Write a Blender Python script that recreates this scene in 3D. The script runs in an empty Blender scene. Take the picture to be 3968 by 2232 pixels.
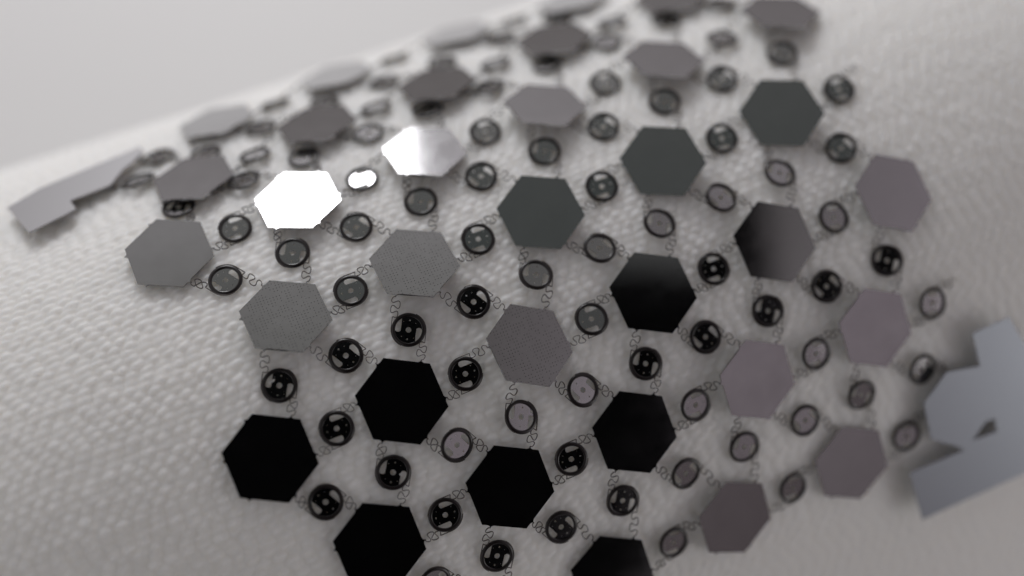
import bpy, bmesh, math, random
import numpy as np
from mathutils import Vector, Matrix
random.seed(7); rng = np.random.default_rng(7)
R_ = math.radians
scene = bpy.context.scene
COL = scene.collection

# ------------------------------------------------------------------ camera, room light, window, exposure
PITCH = R_(58.9)                       # the phone looks down at the cloth roll by this much
RIGHT = np.array([1.0, 0, 0]); UPC = np.array([0, math.sin(PITCH), math.cos(PITCH)]); FWD = np.array([0, math.cos(PITCH), -math.sin(PITCH)])
CAM_H = 13.7
CAM = np.array([0, 0, CAM_H])
def V(right, down, fwd, point=True):   # lens frame -> world
    p = np.asarray(right)*RIGHT - np.asarray(down)*UPC + np.asarray(fwd)*FWD
    return p + CAM if point else p
cam_data = bpy.data.cameras.new('camera'); cam = bpy.data.objects.new('camera', cam_data); COL.objects.link(cam)
cam.location = CAM; cam.rotation_euler = (math.pi/2 - PITCH, 0, 0)
cam_data.lens = 41.92; cam_data.sensor_width = 36; cam_data.clip_start = 0.05; cam_data.clip_end = 400
cam_data.dof.use_dof = True; cam_data.dof.focus_distance = 8.12; cam_data.dof.aperture_fstop = 0.0419/0.50
scene.camera = cam
scene.view_settings.view_transform = 'Standard'; scene.view_settings.look = 'None'
scene.view_settings.exposure = 0.22; scene.view_settings.gamma = 1
scene.cycles.max_bounces = 8

# the room: dim ceiling, pale walls, dark floor level (one smooth tone by height)
ROOM = [(-1.0, (.14,.125,.12)), (-.02, (.225,.207,.205)), (.30, (.46,.435,.445)), (.58, (.76,.725,.755)), (.80, (.25,.245,.238)), (1.0, (.082,.092,.089))]
DIM = (.53, .475, .51)                  # the side of the room away from the light, to the right
world = bpy.data.worlds.new('World'); scene.world = world; world.use_nodes = True
wt = world.node_tree; bg = wt.nodes['Background']
tc = wt.nodes.new('ShaderNodeTexCoord'); sp = wt.nodes.new('ShaderNodeSeparateXYZ'); mr = wt.nodes.new('ShaderNodeMapRange'); cr = wt.nodes.new('ShaderNodeValToRGB')
mr.inputs['From Min'].default_value = -1; mr.inputs['From Max'].default_value = 1
wt.links.new(tc.outputs['Generated'], sp.inputs[0]); wt.links.new(sp.outputs['Z'], mr.inputs['Value']); wt.links.new(mr.outputs[0], cr.inputs[0]); dim = wt.nodes.new('ShaderNodeMapRange'); dim.inputs['From Min'].default_value = 0; dim.inputs['From Max'].default_value = .8; wt.links.new(sp.outputs['X'], dim.inputs['Value'])
rm = wt.nodes.new('ShaderNodeMix'); rm.data_type = 'RGBA'; rm.blend_type = 'MULTIPLY'; rm.inputs[7].default_value = (*DIM, 1)
wt.links.new(dim.outputs[0], rm.inputs[0]); wt.links.new(cr.outputs[0], rm.inputs[6]); wt.links.new(rm.outputs[2], bg.inputs['Color'])
els = cr.color_ramp.elements
for k, (z, c) in enumerate(ROOM):
    e = els[k] if k < 2 else els.new((z+1)/2)
    e.position = (z+1)/2; e.color = (*c, 1)
bg.inputs['Strength'].default_value = 1.0
def room_radiance(q):
    z = q[2]; k = min(1, max(0, q[0]/.8)); k = 1-k*(1-DIM[1])
    for (z0, c0), (z1, c1) in zip(ROOM, ROOM[1:]):
        if z <= z1: return k*(c0[1] + (c1[1]-c0[1])*(z-z0)/(z1-z0))
    return k*ROOM[-1][1][1]

# the window beyond the roll, the one strong light
WIN_DIR = V(-.205, -.972, .03, False); WIN_DIR = WIN_DIR/np.linalg.norm(WIN_DIR)
WIN_FROM = V(-1.3, -.65, 8.6); WIN_C = WIN_FROM + WIN_DIR*46; WIN_W = WIN_H = 13.0; WIN_L = 16.2
ld = bpy.data.lights.new('window_light', 'AREA'); ld.shape = 'RECTANGLE'; ld.size = WIN_W; ld.size_y = WIN_H
ld.color = (.985, .985, 1.0); ld.energy = WIN_L*math.pi*WIN_W*WIN_H
win = bpy.data.objects.new('window_light', ld); COL.objects.link(win)
WQ = Vector(-WIN_DIR).to_track_quat('-Z', 'Y'); win.location = WIN_C; win.rotation_mode = 'QUATERNION'; win.rotation_quaternion = WQ
WX = np.array(WQ @ Vector((1,0,0))); WY = np.array(WQ @ Vector((0,1,0)))

# added broad dim fill from the right to lift the cloth, no visible source
def lamp(name, d, dist, size, rad, col):
    d = d/np.linalg.norm(d); l = bpy.data.lights.new(name, 'AREA'); l.size = size; l.color = col; l.energy = rad*math.pi*size*size
    o = bpy.data.objects.new(name, l); COL.objects.link(o); o.location = V(1.5, 0, 8.6)+d*dist
    o.rotation_mode = 'QUATERNION'; o.rotation_quaternion = Vector(-d).to_track_quat('-Z', 'Y')
lamp('fill_light', V(.95, .27, -.17, False), 45, 20, 2.9, (1, .99, .97))

# ------------------------------------------------------------------ helpers
def link(name, me, parent=None, mat=None, mw=None):
    o = bpy.data.objects.new(name, me); COL.objects.link(o)
    if mat is not None and me is not None and not me.materials: me.materials.append(mat)
    if parent is not None: o.parent = parent
    if mw is not None: o.matrix_basis = mw
    return o
def mesh(name, verts, faces, smooth=False):
    me = bpy.data.meshes.new(name); me.from_pydata([tuple(map(float, v)) for v in verts], [], faces); me.update()
    if smooth: me.shade_smooth()
    return me
def material(name):
    m = bpy.data.materials.new(name); m.use_nodes = True
    return m, m.node_tree, m.node_tree.nodes['Principled BSDF']
def prism(name, loop, z0, z1, hole=None, bevel=0.0):
    cu = bpy.data.curves.new(name, 'CURVE'); cu.dimensions = '2D'; cu.fill_mode = 'BOTH'
    for lp in [loop] + list(hole or []):
        s = cu.splines.new('POLY'); s.points.add(len(lp)-1); s.use_cyclic_u = True
        for p, (x, y) in zip(s.points, lp): p.co = (x, y, 0, 1)
    cu.extrude = (z1-z0)/2
    if bevel: cu.bevel_depth = bevel; cu.bevel_resolution = 1; cu.offset = -bevel
    o = bpy.data.objects.new(name, cu); me = bpy.data.meshes.new_from_object(o)
    me.transform(Matrix.Translation((0, 0, (z0+z1)/2)))
    bpy.data.objects.remove(o); bpy.data.curves.remove(cu); me.name = name
    return me
def lathe(name, prof, n=48):
    vs, fs = [], []
    for r, z in prof:
        for k in range(n): a = 2*math.pi*k/n; vs.append((r*math.cos(a), r*math.sin(a), z))
    m = len(prof)
    for i in range(m):
        j = (i+1) % m
        for k in range(n): l = (k+1) % n; fs.append((i*n+k, i*n+l, j*n+l, j*n+k))
    return mesh(name, vs, fs, True)
def tube(name, pts, nrm, w, h):
    pts = np.asarray(pts); T = np.gradient(pts, axis=0); T /= np.linalg.norm(T, axis=1)[:, None]+1e-9
    B = np.cross(T, nrm); B /= np.linalg.norm(B, axis=1)[:, None]+1e-9
    Nn = np.cross(B, T); vs = []; fs = []
    for k in range(len(pts)):
        for a, b in ((-1,-1),(1,-1),(1,1),(-1,1)): vs.append(pts[k]+B[k]*w*a/2+Nn[k]*h*b/2)
    for k in range(len(pts)-1):
        for a in range(4): b = (a+1) % 4; fs.append((4*k+a, 4*k+b, 4*k+4+b, 4*k+4+a))
    fs += [(3,2,1,0), tuple(4*(len(pts)-1)+a for a in range(4))]
    return mesh(name, vs, fs, True)
def lin(v): v = v/255; return v/12.92 if v < .04045 else ((v+.055)/1.055)**2.4

# ------------------------------------------------------------------ the cloth roll: a cylinder that runs out flat towards the viewer
RAD = 3.1565; AX_C = V(.05465, .79113, 11.37722); AX = V(.91884, -.33777, .20406, False); AX /= np.linalg.norm(AX)
UU = V(.19153, -.07041, -.97896, False); UU -= AX*(UU@AX); UU /= np.linalg.norm(UU); VV = V(.34503, .93859, 0, False); VV -= AX*(VV@AX)+UU*(VV@UU); VV /= np.linalg.norm(VV)
T0 = .36
def prof(t):
    t = np.asarray(t, float); x = np.clip((-t-.75)/.6, 0, 1); rh = RAD+.08*x*x*(3-2*x)
    tc_ = np.minimum(t, T0); e = np.maximum(t-T0, 0)*RAD
    return rh*np.cos(tc_)-np.sin(T0)*e, rh*np.sin(tc_)+np.cos(T0)*e
def surf_n(t):
    a, b = prof(np.asarray(t)-1e-3), prof(np.asarray(t)+1e-3); dx, dy = b[0]-a[0], b[1]-a[1]; l = np.hypot(dx, dy)
    return dy/l, -dx/l
def surf(s, t, h=0.0):
    x, y = prof(t); nx, ny = surf_n(t); x = x+nx*h; y = y+ny*h
    s = np.asarray(s, float)
    return AX_C + s[..., None]*AX + x[..., None]*UU + y[..., None]*VV
def frame(s, t):
    nx, ny = surf_n(t); n = float(nx)*UU+float(ny)*VV; n /= np.linalg.norm(n)
    return surf(np.array(s), np.array(t)), AX, np.cross(n, AX), n

def hash2(i, j, k=0):
    h = np.sin(i*127.1+j*311.7+k*74.7)*43758.5453; return h-np.floor(h)
def vnoise(x, y, k=0):
    i, j = np.floor(x), np.floor(y); f, g = x-i, y-j; f = f*f*(3-2*f); g = g*g*(3-2*g)
    return (hash2(i,j,k)*(1-f)+hash2(i+1,j,k)*f)*(1-g)+(hash2(i,j+1,k)*(1-f)+hash2(i+1,j+1,k)*f)*g
def weave(s, y):
    # s along the roll, y round it: rows of short plump stitches, a little slanted and irregular
    s = s+.05*(vnoise(s*2.2, y*2.2, 1)-.5)+.02*(vnoise(s*7, y*7, 2)-.5)
    y = y+.05*(vnoise(s*1.1, y*1.6, 3)-.5)+.016*(vnoise(s*5, y*8, 4)-.5)+.05*s
    row = y/.054; ri = np.floor(row); fr = row-ri
    out = 0
    for dr in (-1, 0, 1):
        rr = ri+dr; u = s/.108+hash2(rr, rr*0+3.3)*1.0+.35*(vnoise(s*5, rr*1.7, 6)-.5); ui = np.floor(u); fu = u-ui-.5
        fy = (fr-dr-.5)+  .22*fu
        amp = .7+.45*hash2(rr, ui, 8)
        out = np.maximum(out, amp*np.exp(-(fu*2.1)**2)*np.exp(-(fy*1.75)**2))
    soft = vnoise(s*9, y*22, 9)-.5
    return .025*out+.006*soft+.004*(vnoise(s*40, y*70, 11)-.5)+.016*(vnoise(s*.9, y*1.1, 12)-.5)
def grid_axis(lo, a, b, hi, fine, coarse):
    return np.concatenate([np.linspace(lo, a, coarse, endpoint=False), np.arange(a, b, fine), np.linspace(b, hi, coarse)])
ss = grid_axis(-9, -4.6, 5.0, 13, .0125, 60); ts = grid_axis(-4.2, -1.30,   .86, 1.75, .0125/RAD, 90)
S, T = np.meshgrid(ss, ts, indexing='ij')
taut = np.clip((S*.55+T*RAD*.9-.6)/2.2, 0, 1)          # pulled tight, so smoother, towards the lower right
Hh = weave(S, T*RAD)*(1-.55*taut*taut*(3-2*taut))
P = surf(S, T, Hh-.026).reshape(-1, 3)
ns, nt = S.shape
ii = np.arange(ns*nt).reshape(ns, nt); F = np.stack([ii[:-1,:-1], ii[1:,:-1], ii[1:,1:], ii[:-1,1:]], -1).reshape(-1, 4)[:, ::-1]
me = bpy.data.meshes.new('cloth'); me.vertices.add(len(P)); me.vertices.foreach_set('co', P.astype(np.float32).ravel())
me.loops.add(F.size); me.loops.foreach_set('vertex_index', F.astype(np.int32).ravel())
me.polygons.add(len(F)); me.polygons.foreach_set('loop_start', (np.arange(len(F))*4).astype(np.int32)); me.polygons.foreach_set('loop_total', np.full(len(F), 4, np.int32))
me.update(calc_edges=True); me.shade_smooth()
m_cloth, nt_, b = material('white_cloth')
b.inputs['Base Color'].default_value = (.86, .855, .825, 1); b.inputs['Subsurface Weight'].default_value = 1.0; b.inputs['Subsurface Radius'].default_value = (.22,.21,.195); b.inputs['Subsurface Scale'].default_value = 1.0; b.inputs['Roughness'].default_value = .5; b.inputs['Specular IOR Level'].default_value = .3
b.inputs['Sheen Weight'].default_value = .15
nz = nt_.nodes.new('ShaderNodeTexNoise'); nz.inputs['Scale'].default_value = 55; nz.inputs['Detail'].default_value = 4
bp = nt_.nodes.new('ShaderNodeBump'); bp.inputs['Strength'].default_value = .25; bp.inputs['Distance'].default_value = .02
nt_.links.new(nz.outputs['Fac'], bp.inputs['Height']); nt_.links.new(bp.outputs[0], b.inputs['Normal'])
cloth = link('cloth', me, mat=m_cloth); cloth['kind'] = 'structure'; cloth['label'] = 'white woven cloth stretched over a round form under the chips'

# the white table far below
m_tab, _, b = material('white_table'); b.inputs['Base Color'].default_value = (.73, .725, .715, 1); b.inputs['Roughness'].default_value = .6
TABZ = 0.0
tab = link('tabletop', mesh('tabletop', [(-60,-20,TABZ),(60,-20,TABZ),(60,70,TABZ),(-60,70,TABZ),(-60,-20,TABZ-.4),(60,-20,TABZ-.4),(60,70,TABZ-.4),(-60,70,TABZ-.4)],
    [(0,1,2,3),(7,6,5,4),(0,4,5,1),(1,5,6,2),(2,6,7,3),(3,7,4,0)]), mat=m_tab); tab['kind'] = 'structure'

# ------------------------------------------------------------------ materials of the mesh
m_si, t_, b = material('polished_silicon'); b.inputs['Metallic'].default_value = 1; b.inputs['Roughness'].default_value = .07; SI = .40; SEEN = .57
b.inputs['Base Color'].default_value = (SI*.99, SI*.985, SI, 1)
m_chip, t_, b = material('perforated_silicon'); b.inputs['Metallic'].default_value = 1; b.inputs['Roughness'].default_value = .08
tc = t_.nodes.new('ShaderNodeTexCoord'); vec = t_.nodes.new('ShaderNodeVectorMath'); vec.operation = 'SCALE'; vec.inputs['Scale'].default_value = 1/.0225
fr = t_.nodes.new('ShaderNodeVectorMath'); fr.operation = 'FRACTION'; sb = t_.nodes.new('ShaderNodeVectorMath'); sb.operation = 'SUBTRACT'; sb.inputs[1].default_value = (.5,.5,.5)
mu = t_.nodes.new('ShaderNodeVectorMath'); mu.operation = 'MULTIPLY'; mu.inputs[1].default_value = (1,1,0)
ln = t_.nodes.new('ShaderNodeVectorMath'); ln.operation = 'LENGTH'; lt = t_.nodes.new('ShaderNodeMath'); lt.operation = 'LESS_THAN'; lt.inputs[1].default_value = .155
mx = t_.nodes.new('ShaderNodeMix'); mx.data_type = 'RGBA'; mx.inputs[6].default_value = (SI*.99, SI*.985, SI, 1); mx.inputs[7].default_value = (.10,.10,.10,1)
L = t_.links.new
L(tc.outputs['Object'], vec.inputs[0]); L(vec.outputs[0], fr.inputs[0]); L(fr.outputs[0], sb.inputs[0]); L(sb.outputs[0], mu.inputs[0]); L(mu.outputs[0], ln.inputs[0]); L(ln.outputs['Value'], lt.inputs[0]); nn = t_.nodes.new('ShaderNodeTexNoise'); nn.inputs['Scale'].default_value = 22; ng = t_.nodes.new('ShaderNodeMath'); ng.operation = 'GREATER_THAN'; ng.inputs[1].default_value = .47; nm = t_.nodes.new('ShaderNodeMath'); nm.operation = 'MULTIPLY'; L(tc.outputs['Object'], nn.inputs[0]); L(nn.outputs[0], ng.inputs[0]); L(ng.outputs[0], nm.inputs[0]); L(lt.outputs[0], nm.inputs[1]); L(nm.outputs[0], mx.inputs[0]); L(mx.outputs[2], b.inputs['Base Color'])
def wear(m):
    # faint smudges: the polish and the brightness drift a little from chip to chip
    t = m.node_tree; b = t.nodes['Principled BSDF']
    tc = t.nodes.new('ShaderNodeTexCoord'); oi = t.nodes.new('ShaderNodeObjectInfo'); ad = t.nodes.new('ShaderNodeVectorMath'); ad.operation = 'ADD'
    sc = t.nodes.new('ShaderNodeMath'); sc.operation = 'MULTIPLY'; sc.inputs[1].default_value = 37; nz = t.nodes.new('ShaderNodeTexNoise'); nz.inputs['Scale'].default_value = 5; nz.inputs['Detail'].default_value = 6; nz.inputs['Roughness'].default_value = .65
    mr = t.nodes.new('ShaderNodeMapRange'); mr.inputs['To Min'].default_value = .03; mr.inputs['To Max'].default_value = .15
    t.links.new(oi.outputs['Random'], sc.inputs[0]); t.links.new(sc.outputs[0], ad.inputs[1]); t.links.new(tc.outputs['Object'], ad.inputs[0]); t.links.new(ad.outputs[0], nz.inputs['Vector']); t.links.new(nz.outputs['Fac'], mr.inputs['Value']); t.links.new(mr.outputs[0], b.inputs['Roughness'])
    bc = b.inputs['Base Color']; mx = t.nodes.new('ShaderNodeMix'); mx.data_type = 'RGBA'; mx.blend_type = 'MULTIPLY'; mx.inputs[0].default_value = 1
    m2 = t.nodes.new('ShaderNodeMapRange'); m2.inputs['To Min'].default_value = .90; m2.inputs['To Max'].default_value = 1.08; t.links.new(nz.outputs['Fac'], m2.inputs['Value'])
    if bc.is_linked: t.links.new(bc.links[0].from_socket, mx.inputs[6])
    else: mx.inputs[6].default_value = bc.default_value
    t.links.new(m2.outputs[0], mx.inputs[7]); t.links.new(mx.outputs[2], bc)
wear(m_si); wear(m_chip)
m_matte, _, b = material('unpolished_silicon'); b.inputs['Metallic'].default_value = 1; b.inputs['Roughness'].default_value = .38; b.inputs['Base Color'].default_value = (SI*.90,SI*.89,SI*.91,1)
m_frame, _, b = material('reflection_tinted_silicon'); b.inputs['Metallic'].default_value = 1; b.inputs['Roughness'].default_value = .36; b.inputs['Base Color'].default_value = (.28,.30,.33,1)  # chip silicon again; the bluish light it reflects is put into the base colour
m_rim, _, b = material('dark_etched_silicon'); b.inputs['Base Color'].default_value = (.010,.007,.007,1); b.inputs['Roughness'].default_value = .28; b.inputs['IOR'].default_value = 1.5
m_wire, _, b = material('thin_silicon_wire'); b.inputs['Base Color'].default_value = (.06,.05,.046,1); b.inputs['Metallic'].default_value = .3; b.inputs['Roughness'].default_value = .35
m_black, _, b = material('black_phone_glass'); b.inputs['Base Color'].default_value = (.0015,.0015,.002,1); b.inputs['Roughness'].default_value = .6; b.inputs['Specular IOR Level'].default_value = .05

# ------------------------------------------------------------------ the phone that takes the picture (mirrored in the black chips)
PH = (-2.3, 8.0, -4.2, 15.6)           # right/down extents in the lens plane
ph_loop = []
for cx, cy, a0 in ((PH[1]-.9, -PH[2]-.9, 0), (PH[0]+.9, -PH[2]-.9, 90), (PH[0]+.9, -PH[3]+.9, 180), (PH[1]-.9, -PH[3]+.9, 270)):
    for k in range(7): a = R_(a0+15*k); ph_loop.append((cx+.9*math.cos(a), cy+.9*math.sin(a)))
MC = Matrix.Translation(Vector(CAM)) @ cam.rotation_euler.to_matrix().to_4x4()
phone = link('phone', prism('phone', ph_loop, .12, .95, bevel=.08), mat=m_black, mw=MC)
phone['label'] = 'black phone taking the picture, seen only as the dark reflection in chips'; phone['category'] = 'phone'
lens_ring = link('lens_ring', lathe('lens_ring', [(.62,.09),(.70,.09),(.70,.14),(.62,.14)], 40), phone, m_black)

def seen_radiance(p, q, grow=1.0, inset=0.0):
    d0 = (q@FWD)
    if d0 < -1e-4:
        k = -((p-CAM)@FWD)/d0
        x = p+q*k-CAM; r_, dn = x@RIGHT, -(x@UPC)
        if PH[0]+inset < r_ < PH[1]-inset and PH[2]+inset < dn < PH[3]-inset: return .004
    k = (WIN_C-p)@WIN_DIR/(q@WIN_DIR) if q@WIN_DIR > 0 else -1
    if k > 0:
        h = p+q*k-WIN_C
        if abs(h@WX) < WIN_W/2*grow and abs(h@WY) < WIN_H/2*grow: return WIN_L
    if q[2] < -.04: return .60
    return room_radiance(q)
def settle(p, ex, ey, n, want, reach, rad, up=(-99, 99), free=1.0, off=(0, 0)):
    # how far each rigid piece leans on the soft cloth: the lean that mirrors the tone the photograph shows
    best = None
    A = np.linspace(-reach, reach, 37)
    spread = .8; grow = 1.0 if want == WIN_L else 1.45; inset = 0.0 if isinstance(want, tuple) else .55 if want < .02 else -.35
    if isinstance(want, tuple): spread = .35; grow = 1.0
    samp = [(off[0]+u_, off[1]+v_) for u_, v_ in ((-spread,0),(spread,0),(0,spread),(0,-spread),(0,0))]
    if isinstance(want, tuple): tgt = [None if w is None else math.log(w) for w in want]; wt_ = [4]*5
    else: tgt = [math.log(want)]*5; wt_ = [4]*5
    for a in A:
        for c in A:
            if a*a+c*c > reach*reach*1.01 or not up[0] <= c <= up[1]: continue
            m = n+ex*math.tan(R_(a))+ey*math.tan(R_(c)); m = m/np.linalg.norm(m)
            cost = free*((a*a+c*c)/36.0)
            if best is not None and cost >= best[0]: continue
            for (x, y), tg, wg in zip(samp, tgt, wt_):
                if tg is None: continue
                pp = p+ex*x*rad+ey*y*rad; dv = pp-CAM; dv = dv/np.linalg.norm(dv); q = dv-2*(dv@m)*m
                cost += wg*(math.log(seen_radiance(pp, q, grow, inset))-tg)**2
            if best is None or cost < best[0]: best = (cost, a, c, m)
    return best
def basis(m, ydir):
    y = ydir-m*(ydir@m); y = y/np.linalg.norm(y); x = np.cross(y, m); return x, y
def to_matrix(p, x, y, z):
    return Matrix(((x[0],y[0],z[0],p[0]),(x[1],y[1],z[1],p[1]),(x[2],y[2],z[2],p[2]),(0,0,0,1)))

# ------------------------------------------------------------------ where the photograph has the chips and discs: along the roll, round it
CHIPS={
 (-1, -2):(-1.881,-1.0543), 
 (0, -2):(-0.846,-1.1085), 
 (1, -2):(0.254,-1.1358), 
 (-1, -1):(-2.196,-0.8181), 
 (0, -1):(-1.195,-0.8717), 
 (1, -1):(-0.203,-0.8745), 
 (2, -1):(0.852,-0.9092), 
 (-1, 0):(-2.518,-0.6043), 
 (0, 0):(-1.558,-0.6300), 
 (1, 0):(-0.571,-0.6445), 
 (2, 0):(0.424,-0.6607), 
 (3, 0):(1.458,-0.6802), 
 (4, 0):(2.552,-0.7104), 
 (0, 1):(-1.929,-0.3536), 
 (1, 1):(-0.982,-0.3698), 
 (2, 1):(-0.005,-0.3843), 
 (3, 1):(0.995,-0.4022), 
 (4, 1):(2.012,-0.4167), 
 (0, 2):(-2.341,-0.0823), 
 (1, 2):(-1.409,-0.0957), 
 (2, 2):(-0.461,-0.1096), 
 (3, 2):(0.506,-0.1219), 
 (4, 2):(1.493,-0.1320), 
 (5, 2):(2.509,-0.1409), 
 (1, 3):(-1.871,0.1701), 
 (2, 3):(-0.918,0.1595), 
 (3, 3):(0.035,0.1500), 
 (4, 3):(1.009,0.1422), 
 (5, 3):(1.999,0.1333), 
 (3, 4):(-0.406,0.4482), 
 (4, 4):(0.587,0.4398), 
 (5, 4):(1.580,0.4297), 
 (6, 4):(2.591,0.4275), 
 (2, -2):(1.287,-1.1057), 
 (3, -1):(1.959,-0.9320), 
}
DISCS=[
 ('a',-1,-2,-1.400,-1.0638,80), 
 ('a',0,-2,-0.331,-1.1213,75), 
 ('a',1,-2,0.749,-1.1208,105), 
 ('a',-2,-1,-2.583,-0.8918,110), 
 ('a',-1,-1,-1.713,-0.8410,70), 
 ('a',0,-1,-0.714,-0.8751,50), 
 ('a',1,-1,0.315,-0.8974,55), 
 ('a',2,-1,1.376,-0.9147,100), 
 ('a',-1,0,-2.040,-0.6171,108), 
 ('a',0,0,-1.069,-0.6367,255), 
 ('a',1,0,-0.079,-0.6529,75), 
 ('a',2,0,0.952,-0.6797,75), 
 ('a',3,0,2.005,-0.6987,70), 
 ('a',0,1,-1.457,-0.3642,95), 
 ('a',1,1,-0.494,-0.3776,72), 
 ('a',2,1,0.499,-0.3977,65), 
 ('a',3,1,1.503,-0.4111,62), 
 ('a',4,1,2.544,-0.4301,58), 
 ('a',0,2,-1.874,-0.0912,3), 
 ('a',1,2,-0.939,-0.1024,3), 
 ('a',2,2,0.026,-0.1163,85), 
 ('a',3,2,1.000,-0.1247,12), 
 ('a',4,2,2.009,-0.1381,125), 
 ('a',1,3,-1.394,0.1651,3), 
 ('a',2,3,-0.448,0.1550,3), 
 ('a',3,3,0.523,0.1455,78), 
 ('a',4,3,1.511,0.1394,100), 
 ('a',5,3,2.514,0.1316,108), 
 ('a',3,4,0.096,0.4420,75), 
 ('a',4,4,1.089,0.4331,75), 
 ('a',5,4,2.078,0.4258,115), 
 ('c',-1,-2,-2.049,-0.9181,110), 
 ('c',0,-2,-1.044,-0.9823,80), 
 ('c',1,-2,-0.037,-0.9940,85), 
 ('c',2,-2,1.059,-1.0471,110), 
 ('c',-1,-1,-2.362,-0.7439,140), 
 ('c',0,-1,-1.388,-0.7724,145), 
 ('c',1,-1,-0.375,-0.7953,65), 
 ('c',2,-1,0.664,-0.8243,140), 
 ('c',3,-1,1.750,-0.8444,95), 
 ('c',0,0,-1.731,-0.5005,102), 
 ('c',1,0,-0.755,-0.5178,102), 
 ('c',2,0,0.242,-0.5373,80), 
 ('c',3,0,1.267,-0.5608,72), 
 ('c',4,0,2.329,-0.5848,62), 
 ('c',0,1,-2.127,-0.2190,3), 
 ('c',1,1,-1.191,-0.2352,3), 
 ('c',2,1,-0.221,-0.2520,140), 
 ('c',3,1,0.763,-0.2654,150), 
 ('c',4,1,1.773,-0.2799,138), 
 ('c',1,2,-1.626,0.0378,3), 
 ('c',2,2,-0.686,0.0272,112), 
 ('c',3,2,0.277,0.0182,3), 
 ('c',4,2,1.266,0.0076,8), 
 ('c',5,2,2.273,-0.0007,8), 
 ('c',2,3,-1.150,0.2985,3), 
 ('c',3,3,-0.186,0.2913,3), 
 ('c',4,3,0.790,0.2834,112), 
 ('c',5,3,1.772,0.2745,68), 
 ('b',-2,-2,-2.393,-0.9762,110), 
 ('b',-1,-2,-1.585,-0.9549,110), 
 ('b',0,-2,-0.540,-0.9862,75), 
 ('b',1,-2,0.521,-1.0214,110), 
 ('b',-1,-1,-1.866,-0.7590,125), 
 ('b',0,-1,-0.871,-0.7824,140), 
 ('b',1,-1,0.148,-0.8047,100), 
 ('b',2,-1,1.200,-0.8343,140), 
 ('b',3,-1,2.248,-0.8332,70), 
 ('b',-1,0,-2.224,-0.4915,112), 
 ('b',0,0,-1.253,-0.5099,104), 
 ('b',1,0,-0.274,-0.5289,92), 
 ('b',2,0,0.738,-0.5490,86), 
 ('b',3,0,1.774,-0.5691,72), 
 ('b',0,1,-1.648,-0.2297,3), 
 ('b',1,1,-0.701,-0.2436,5), 
 ('b',2,1,0.282,-0.2587,148), 
 ('b',3,1,1.273,-0.2727,148), 
 ('b',4,1,2.307,-0.2861,70), 
 ('b',0,2,-2.106,0.0439,3), 
 ('b',1,2,-1.164,0.0322,110), 
 ('b',2,2,-0.214,0.0216,95), 
 ('b',3,2,0.758,0.0115,3), 
 ('b',4,2,1.756,0.0043,5), 
 ('b',1,3,-1.611,0.2980,60), 
 ('b',2,3,-0.662,0.2935,3), 
 ('b',3,3,0.312,0.2874,82), 
 ('b',4,3,1.297,0.2807,125), 
 ('b',5,3,2.304,0.2734,66), 
]

# wanted tone (0-255) and the words for every chip
BRIGHT = WIN_L
TONE = {(-1,-2):165,(0,-2):160,(1,-2):160,(2,-2):140,
 (-1,-1):175,(0,-1):98,(1,-1):82,(2,-1):96,(3,-1):105,(-1,0):112,(0,0):255,(1,0):(255,95,None,None,None),(2,0):100,(3,0):98,(4,0):95,
 (0,1):126,(1,1):110,(2,1):60,(3,1):54,(4,1):52,(0,2):3,(1,2):3,(2,2):98,(3,2):(None,None,66,8,None),(4,2):(8,88,None,88,None),(5,2):170,
 (1,3):3,(2,3):6,(3,3):3,(4,3):90,(5,3):95,(3,4):4,(4,4):60,(5,4):90}
NAME = {(-1,-2):'leftmost horizon chip',(0,-2):'second horizon chip',(1,-2):'third horizon chip',(2,-2):'fourth horizon chip',
 (-1,-1):'first far-row chip',(0,-1):'second far-row chip',(1,-1):'third far-row chip',(2,-1):'fourth far-row chip',(3,-1):'fifth far-row chip',
 (-1,0):'grey left-end chip',(0,0):'glaring white chip',(1,0):'half-white chip',(2,0):'chip right of half-white',(3,0):'upper plain grey chip',(4,0):'top-edge grey chip',
 (0,1):'left speckled chip',(1,1):'middle speckled chip',(2,1):'left dark green-grey chip',(3,1):'middle dark green-grey chip',(4,1):'right dark green-grey chip',
 (0,2):'leftmost black chip',(1,2):'upper black chip',(2,2):'right speckled chip',(3,2):'sheeny black chip',(4,2):'half-dark mauve chip',(5,2):'lilac right-end chip',
 (1,3):'lower-left black chip',(2,3):'middle black chip',(3,3):'right-hand black chip',(4,3):'lower mauve chip',(5,3):'upper mauve chip',
 (3,4):'bottom-edge black chip',(4,4):'brown-black chip',(5,4):'mauve chip by frame',(6,4):'corner frame'}
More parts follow.
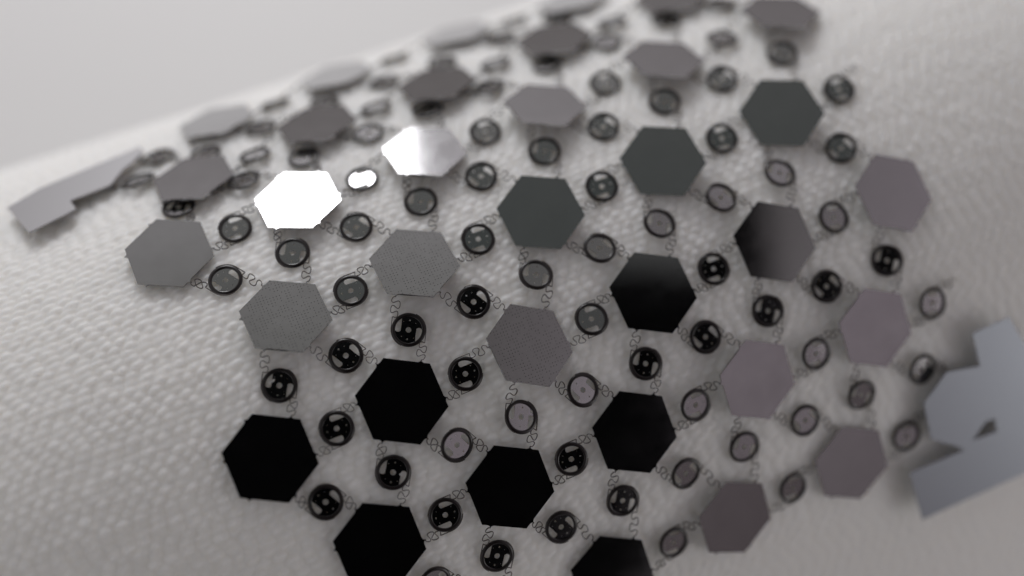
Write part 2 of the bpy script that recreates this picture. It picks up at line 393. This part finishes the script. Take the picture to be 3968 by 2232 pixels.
LABEL = {(-1,-2):'pale out-of-focus hexagonal chip on the horizon, first from the left end',(0,-2):'pale out-of-focus hexagonal chip on the horizon, second from the left end',
 (1,-2):'pale out-of-focus hexagonal chip on the horizon, third from the left end',(2,-2):'pale out-of-focus hexagonal chip on the horizon, fourth, cut by the top edge',
 (-1,-1):'blurred grey hexagonal chip in the far row, next to the notched edge strip',(0,-1):'dark grey blurred hexagonal chip in the far row, above the glaring white chip',
 (1,-1):'dark grey-brown blurred hexagonal chip in the far row, above the half-white chip',(2,-1):'grey blurred hexagonal chip in the far row, fourth from its left end',
 (3,-1):'grey blurred hexagonal chip at the top edge, last of the far row',
 (-1,0):'grey tilted hexagonal chip at the left end, beside the open cloth',(0,0):'hexagonal silicon chip glaring pure white with the reflected window',
 (1,0):'hexagonal silicon chip half white and half grey with the window edge',(2,0):'plain grey hexagonal chip just right of the half-white chip',
 (3,0):'plain grey hexagonal chip, second to the right of the half-white chip',(4,0):'grey hexagonal chip near the upper right, cut by the top edge',
 (0,1):'grey hexagonal chip speckled with pinholes, leftmost of the speckled three',(1,1):'grey hexagonal chip speckled with pinholes, below the half-white chip',
 (2,1):'dark green-grey hexagonal chip, nearest the speckled chips',(3,1):'dark green-grey hexagonal chip, middle of the three dark ones',
 (4,1):'dark green-grey hexagonal chip, furthest to the upper right',
 (0,2):'jet black hexagonal chip, leftmost of the black ones beside open cloth',(1,2):'jet black hexagonal chip directly below the middle speckled chip',
 (2,2):'grey hexagonal chip with clear pinhole rows, lowest of the speckled three',(3,2):'black hexagonal chip with a grey sheen, right of the lowest speckled chip',
 (4,2):'mauve hexagonal chip fading to black at its left corner',(5,2):'pale lilac hexagonal chip at the right end of the mesh, blurred',
 (1,3):'jet black hexagonal chip, lowest at left and cut by the bottom edge',(2,3):'jet black hexagonal chip directly below the lowest speckled chip',
 (3,3):'jet black hexagonal chip between the sheeny black chip and the bottom edge',(4,3):'mauve-grey hexagonal chip right of the right-hand black chip',
 (5,3):'mauve-grey blurred hexagonal chip below the pale lilac one',(3,4):'jet black hexagonal chip in the bottom row, cut by the frame edge',
 (4,4):'brown-black hexagonal chip low on the right, first above the bottom edge',(5,4):'mauve-brown blurred hexagonal chip left of the corner frame'}
SPECKLED = {(0,1),(1,1),(2,2),(0,0)}
HEX_R = .3155; ROT = R_(2.5)
def chip_loop():
    out = []
    cs = [(HEX_R*math.cos(R_(30-60*k)+ROT), HEX_R*math.sin(R_(30-60*k)+ROT)) for k in range(6)]   # clockwise
    for k in range(6):
        a, c = cs[k], cs[(k+1) % 6]; nx, ny = math.cos(R_(-60*k)+ROT), math.sin(R_(-60*k)+ROT)
        for f, o in ((.0,0),(.74,0),(.785,.006),(.805,.020),(.825,.006),(.87,0)):
            out.append((a[0]+(c[0]-a[0])*f+nx*o, a[1]+(c[1]-a[1])*f+ny*o))
    return out[::-1]
def tab_point(k):
    a = R_(30-60*k)+ROT; c = a-R_(60); f = .805; n = R_(-60*k)+ROT
    return np.array([HEX_R*(math.cos(a)*(1-f)+math.cos(c)*f)+.018*math.cos(n), HEX_R*(math.sin(a)*(1-f)+math.sin(c)*f)+.018*math.sin(n)])
chip_me = prism('chip', chip_loop(), -.007, .007); chip_me.materials.append(m_si)
chip_speck = chip_me.copy(); chip_speck.materials.clear(); chip_speck.materials.append(m_chip)
LEAN = {(4,2):(.7,-6.0), (3,2):(-1.3,1.7), (-1,-1):(0,5)}
POSE = {}
for key, (s, t) in CHIPS.items():
    if key == (6,4): continue
    p, ex, ey, n = frame(s, t)
    tone = TONE[key]
    if True:
        rad_ = lambda v_: None if v_ is None else BRIGHT if v_ == 255 else max(.004, lin(v_*(1.06 if key in SPECKLED else 1))/SEEN)
        w = tuple(rad_(v_) for v_ in tone) if isinstance(tone, tuple) else rad_(tone)
        cost, a, c, m = settle(p, ex, ey, n, w, 9 if key[1] < 0 else 14 if key in ((-1,0),(2,2),(3,4)) else 6.5 if key == (5,2) else 12, HEX_R, (3.2, 5) if key in ((0,0),(1,0)) else (-6,9) if key == (-1,0) else (4,11) if key == (2,2) else (4,7.5) if key in ((2,0),(3,0),(4,0)) else {-1:(3,9),-2:(2,8),1:(-3.5,11)}.get(key[1], (-99,99)),   .25 if isinstance(tone, tuple) or key == (3,4) else 1.0, {(1,0):(-.42,0),(3,2):(0,.5),(4,2):(.25,0)}.get(key, (0,0))); lean = math.hypot(a, c)
        if key in LEAN: a, c = LEAN[key]; m = n+ex*math.tan(R_(a))+ey*math.tan(R_(c)); m = m/np.linalg.norm(m); lean = math.hypot(a, c)
        print('chip', key, 'tone', tone, 'lean %.1f %.1f' % (a, c), 'cost %.2f' % cost)
    q = p+n*(.026+HEX_R*.75*math.sin(R_(lean))*.55)
    x, y = basis(m, ey)
    POSE[key] = (q, x, y, m)
    o = link('hexagonal_chip', chip_speck if key in SPECKLED else chip_me, mw=to_matrix(q, x, y, m))
    o['label'] = LABEL[key]; o['category'] = 'chip'; o['group'] = 'hexagonal silicon chips of the stretched mesh'

# ------------------------------------------------------------------ edge frames
def edge_piece(name, s, t, h, tone, reach, mat, loop, holes, label, cat):
    p, ex, ey, n = frame(s, t); p = p+n*h
    cost, a, c, z = settle(p, ex, ey, n, lin(tone)/SEEN, reach, .4); x, y = basis(z, ey); ex = x; print(name, a, c, cost)
    o = link(name, prism(name, loop, -.012, .0, holes), mat=mat, mw=to_matrix(p, ex, y, z)); o['label'] = label; o['category'] = cat
    return p, ex, y, z
cf = edge_piece('corner_frame', 2.611, .4342, .11, 125, 3, m_frame, [(.094,.675),(.415,.692),(.56,.30),(.596,-.609),(-.577,-.645),(-.614,-.22),(-.134,-.218),(-.199,-.155),(-.39,-.022),(-.394,.286),(-.167,.455),(.111,.40)],
    [[(-.051,-.165),(.082,-.058),(.16,-.063),(.163,-.175)]], 'blue-grey corner frame with a hexagonal tongue, blurred at the right edge', 'frame')
POSE[(6,4)] = (cf[0]+cf[1]*(-.02)+cf[2]*.13, cf[1], cf[2], cf[3])
st = edge_piece('edge_strip', -3.038, -.9376, .06, 150, .5, m_matte, [(-.357,-.451),(-.489,-.013),(-.238,.118),(.539,.267),(.562,.163),(.447,.051),(.38,.003),(.262,-.165),(-.04,-.204),(-.011,-.341)],
    [], 'long grey notched edge strip lying blurred at the far left', 'strip')

# ------------------------------------------------------------------ the round spring discs
RO, RI, RP = .1185, .0925, .0935
def circ(x, y, r, n=12): return [(x+r*math.cos(2*math.pi*k/n), y+r*math.sin(2*math.pi*k/n)) for k in range(n)]
def tear(sg):
    xi = .43*RO; ro = .77*RO; pts = []
    top = .10*RO
    aE = math.acos(xi/ro)                     # lower tip on the chord
    for k in range(9):                        # along the outer wall from the tip up
        a = -aE+(aE+R_(2))*k/8; pts.append((ro*math.cos(a), ro*math.sin(a)))
    cx = (xi+ro)/2
    for k in range(1, 7): a = math.pi*k/7; pts.append((cx+(ro-xi)/2*math.cos(a), top*.3+(ro-xi)/2*math.sin(a)*.8))
    pts.append((xi+.002, 0)); pts.append((xi, -.3*RO))
    return [(sg*x, sg*y) for x, y in pts]
holes = [circ(0, 0, .165*RO, 16), tear(1), tear(-1)]
for a in (52, 90, 128, 232, 270, 308): holes.append(circ(.56*RO*math.cos(R_(a-4)), .56*RO*math.sin(R_(a-4)), (.052 if a in (90, 270) else .022)*RO, 8))
plate_me = prism('plate', circ(0, 0, RP, 48), .003, .006, holes); plate_me.materials.append(m_si)
rim_prof = [(RI,.0),(RI,.012)]+[(RI+(RO-RI)*(.5-.5*math.cos(math.pi*k/10)), .012-.008*(k/10)**1.6+.007*math.sin(math.pi*k/10)) for k in range(1, 10)]+[(RO,.004),(RO-.003,.0)]
rim_me = lathe('rim', rim_prof, 48); rim_me.materials.append(m_rim)
DIRS = {'a':(1,0), 'b':(1,1), 'c':(0,1)}
# edge number k of a chip (normal at -60k deg) that faces each neighbour
EDGE = {(1,0):0, (1,1):1, (0,1):2, (-1,0):3, (-1,-1):4, (0,-1):5}
WORD = lambda v_: 'brilliant white' if v_ == 255 else 'pale shiny' if v_ >= 150 else 'light grey' if v_ >= 118 else 'grey' if v_ >= 84 else 'dark grey' if v_ >= 40 else 'black'
def spring(root_inv, p, x, y, z, sgn, target, tn):
    # leaves the coil along the tangent, runs straight, then snakes to the chip's corner tab
    k = np.linspace(0, 1, 8)
    a = R_(70)*(1-k)
    arc = [p+sgn*(x*RO*1.01*math.cos(t_)+y*RO*1.01*math.sin(t_))+z*.008 for t_ in a]
    A = p+sgn*(x*RO*.99-y*.080)+z*.008
    run = [arc[-1]+(A-arc[-1])*f for f in np.linspace(.2, 1, 5)]
    D = target-A; L_ = np.linalg.norm(D); al = D/L_; la = np.cross(z, al); la /= np.linalg.norm(la)
    f = np.linspace(0, 1, 52)[1:]
    ph = f*2*math.pi*2.0; env = np.minimum(1, np.minimum(f/.10, (1-f)/.16)); 
    amp = min(.030, L_*.28)
    snake = [A+D*ff-la*amp*e*math.sin(w_)*1.0+al*(-.55*amp*e*math.sin(2*w_))-la*amp*.35*math.sin(math.pi*ff) for ff, w_, e in zip(f, ph, env)]
    pts = np.array(arc+run+snake)
    pts = pts+0*z
    nr = np.repeat(z[None], len(pts), 0)
    me = tube('spring', pts, nr, .0047, .008); me.transform(root_inv); me.materials.append(m_wire)
    return me
for (kd, i, j, s, t, tone) in DISCS:
    d = DIRS[kd]; A, B = (i, j), (i+d[0], j+d[1])
    p, ex, ey, n = frame(s, t)
    w = BRIGHT if tone == 255 else max(.004, min(1.2, lin(tone*(.78 if 60 < tone < 130 else 1))/SEEN))
    cost, a, c, m = settle(p, ex, ey, n, w, 17 if kd == 'a' and j < 0 else 10.5, RP, (13, 17) if kd == 'a' and j < 0 else (-99, 99))
    if cost > 50 and j > 0: cost, a, c, m = settle(p, ex, ey, n, w, 17, RP)
    if cost > 3: print('disc', kd, i, j, 'tone', tone, 'lean %.1f %.1f cost %.2f' % (a, c, cost))
    lean = math.hypot(a, c)
    q = p+n*(-.001+RO*.40*math.sin(R_(lean)))
    pa = POSE[A][0] if A in POSE else None; pb = POSE[B][0] if B in POSE else None
    ang = ROT-R_(60*EDGE[d])
    wdir = (pb if pb is not None else q)-(pa if pa is not None else q)
    if pa is None and pb is None or np.linalg.norm(wdir) < .1: wdir = ex*math.cos(ang)+ey*math.sin(ang)
    x, y = basis(m, wdir)               # y from chip A towards chip B
    M = to_matrix(q, x, y, m); Mi = M.inverted()
    root = link('spring_disc', None, mw=M); root.empty_display_size = .1
    na, nb = NAME.get(A), NAME.get(B)
    if (kd, i, j) == ('a',-2,-1): lab = 'grey disc between the edge strip and the %s' % nb
    elif (kd, i, j) == ('b',-2,-2): lab = 'grey blurred disc above, joining the tip of the edge strip to the horizon chips'
    elif nb is None: lab = '%s disc beyond the %s, free of any further chip' % (WORD(tone), na) if kd == 'a' else '%s disc at the bottom edge below the %s, %s of the two' % (WORD(tone), na, 'right' if kd == 'b' else 'left')
    else: lab = '%s disc between the %s and the %s' % (WORD(tone), na, nb)
    root['label'] = lab; root['category'] = 'disc'; root['group'] = 'round spring discs between the chips'
    link('plate', plate_me, root); link('rim', rim_me, root)
    for key, sg, dd in ((A, 1, d), (B, -1, (-d[0], -d[1]))):
        # spring towards A leaves on the +x side going -y; towards B the other way round
        if key in POSE and key != (6,4):
            P0, X, Y, Z = POSE[key]; tp = tab_point(EDGE[dd]); tgt = P0+X*tp[0]+Y*tp[1]
        else:
            tgt = q+sg*(x*.095-y*.225)+n*.01
        link('spring', spring(Mi, q, x, y, m, sg, tgt, n), root)
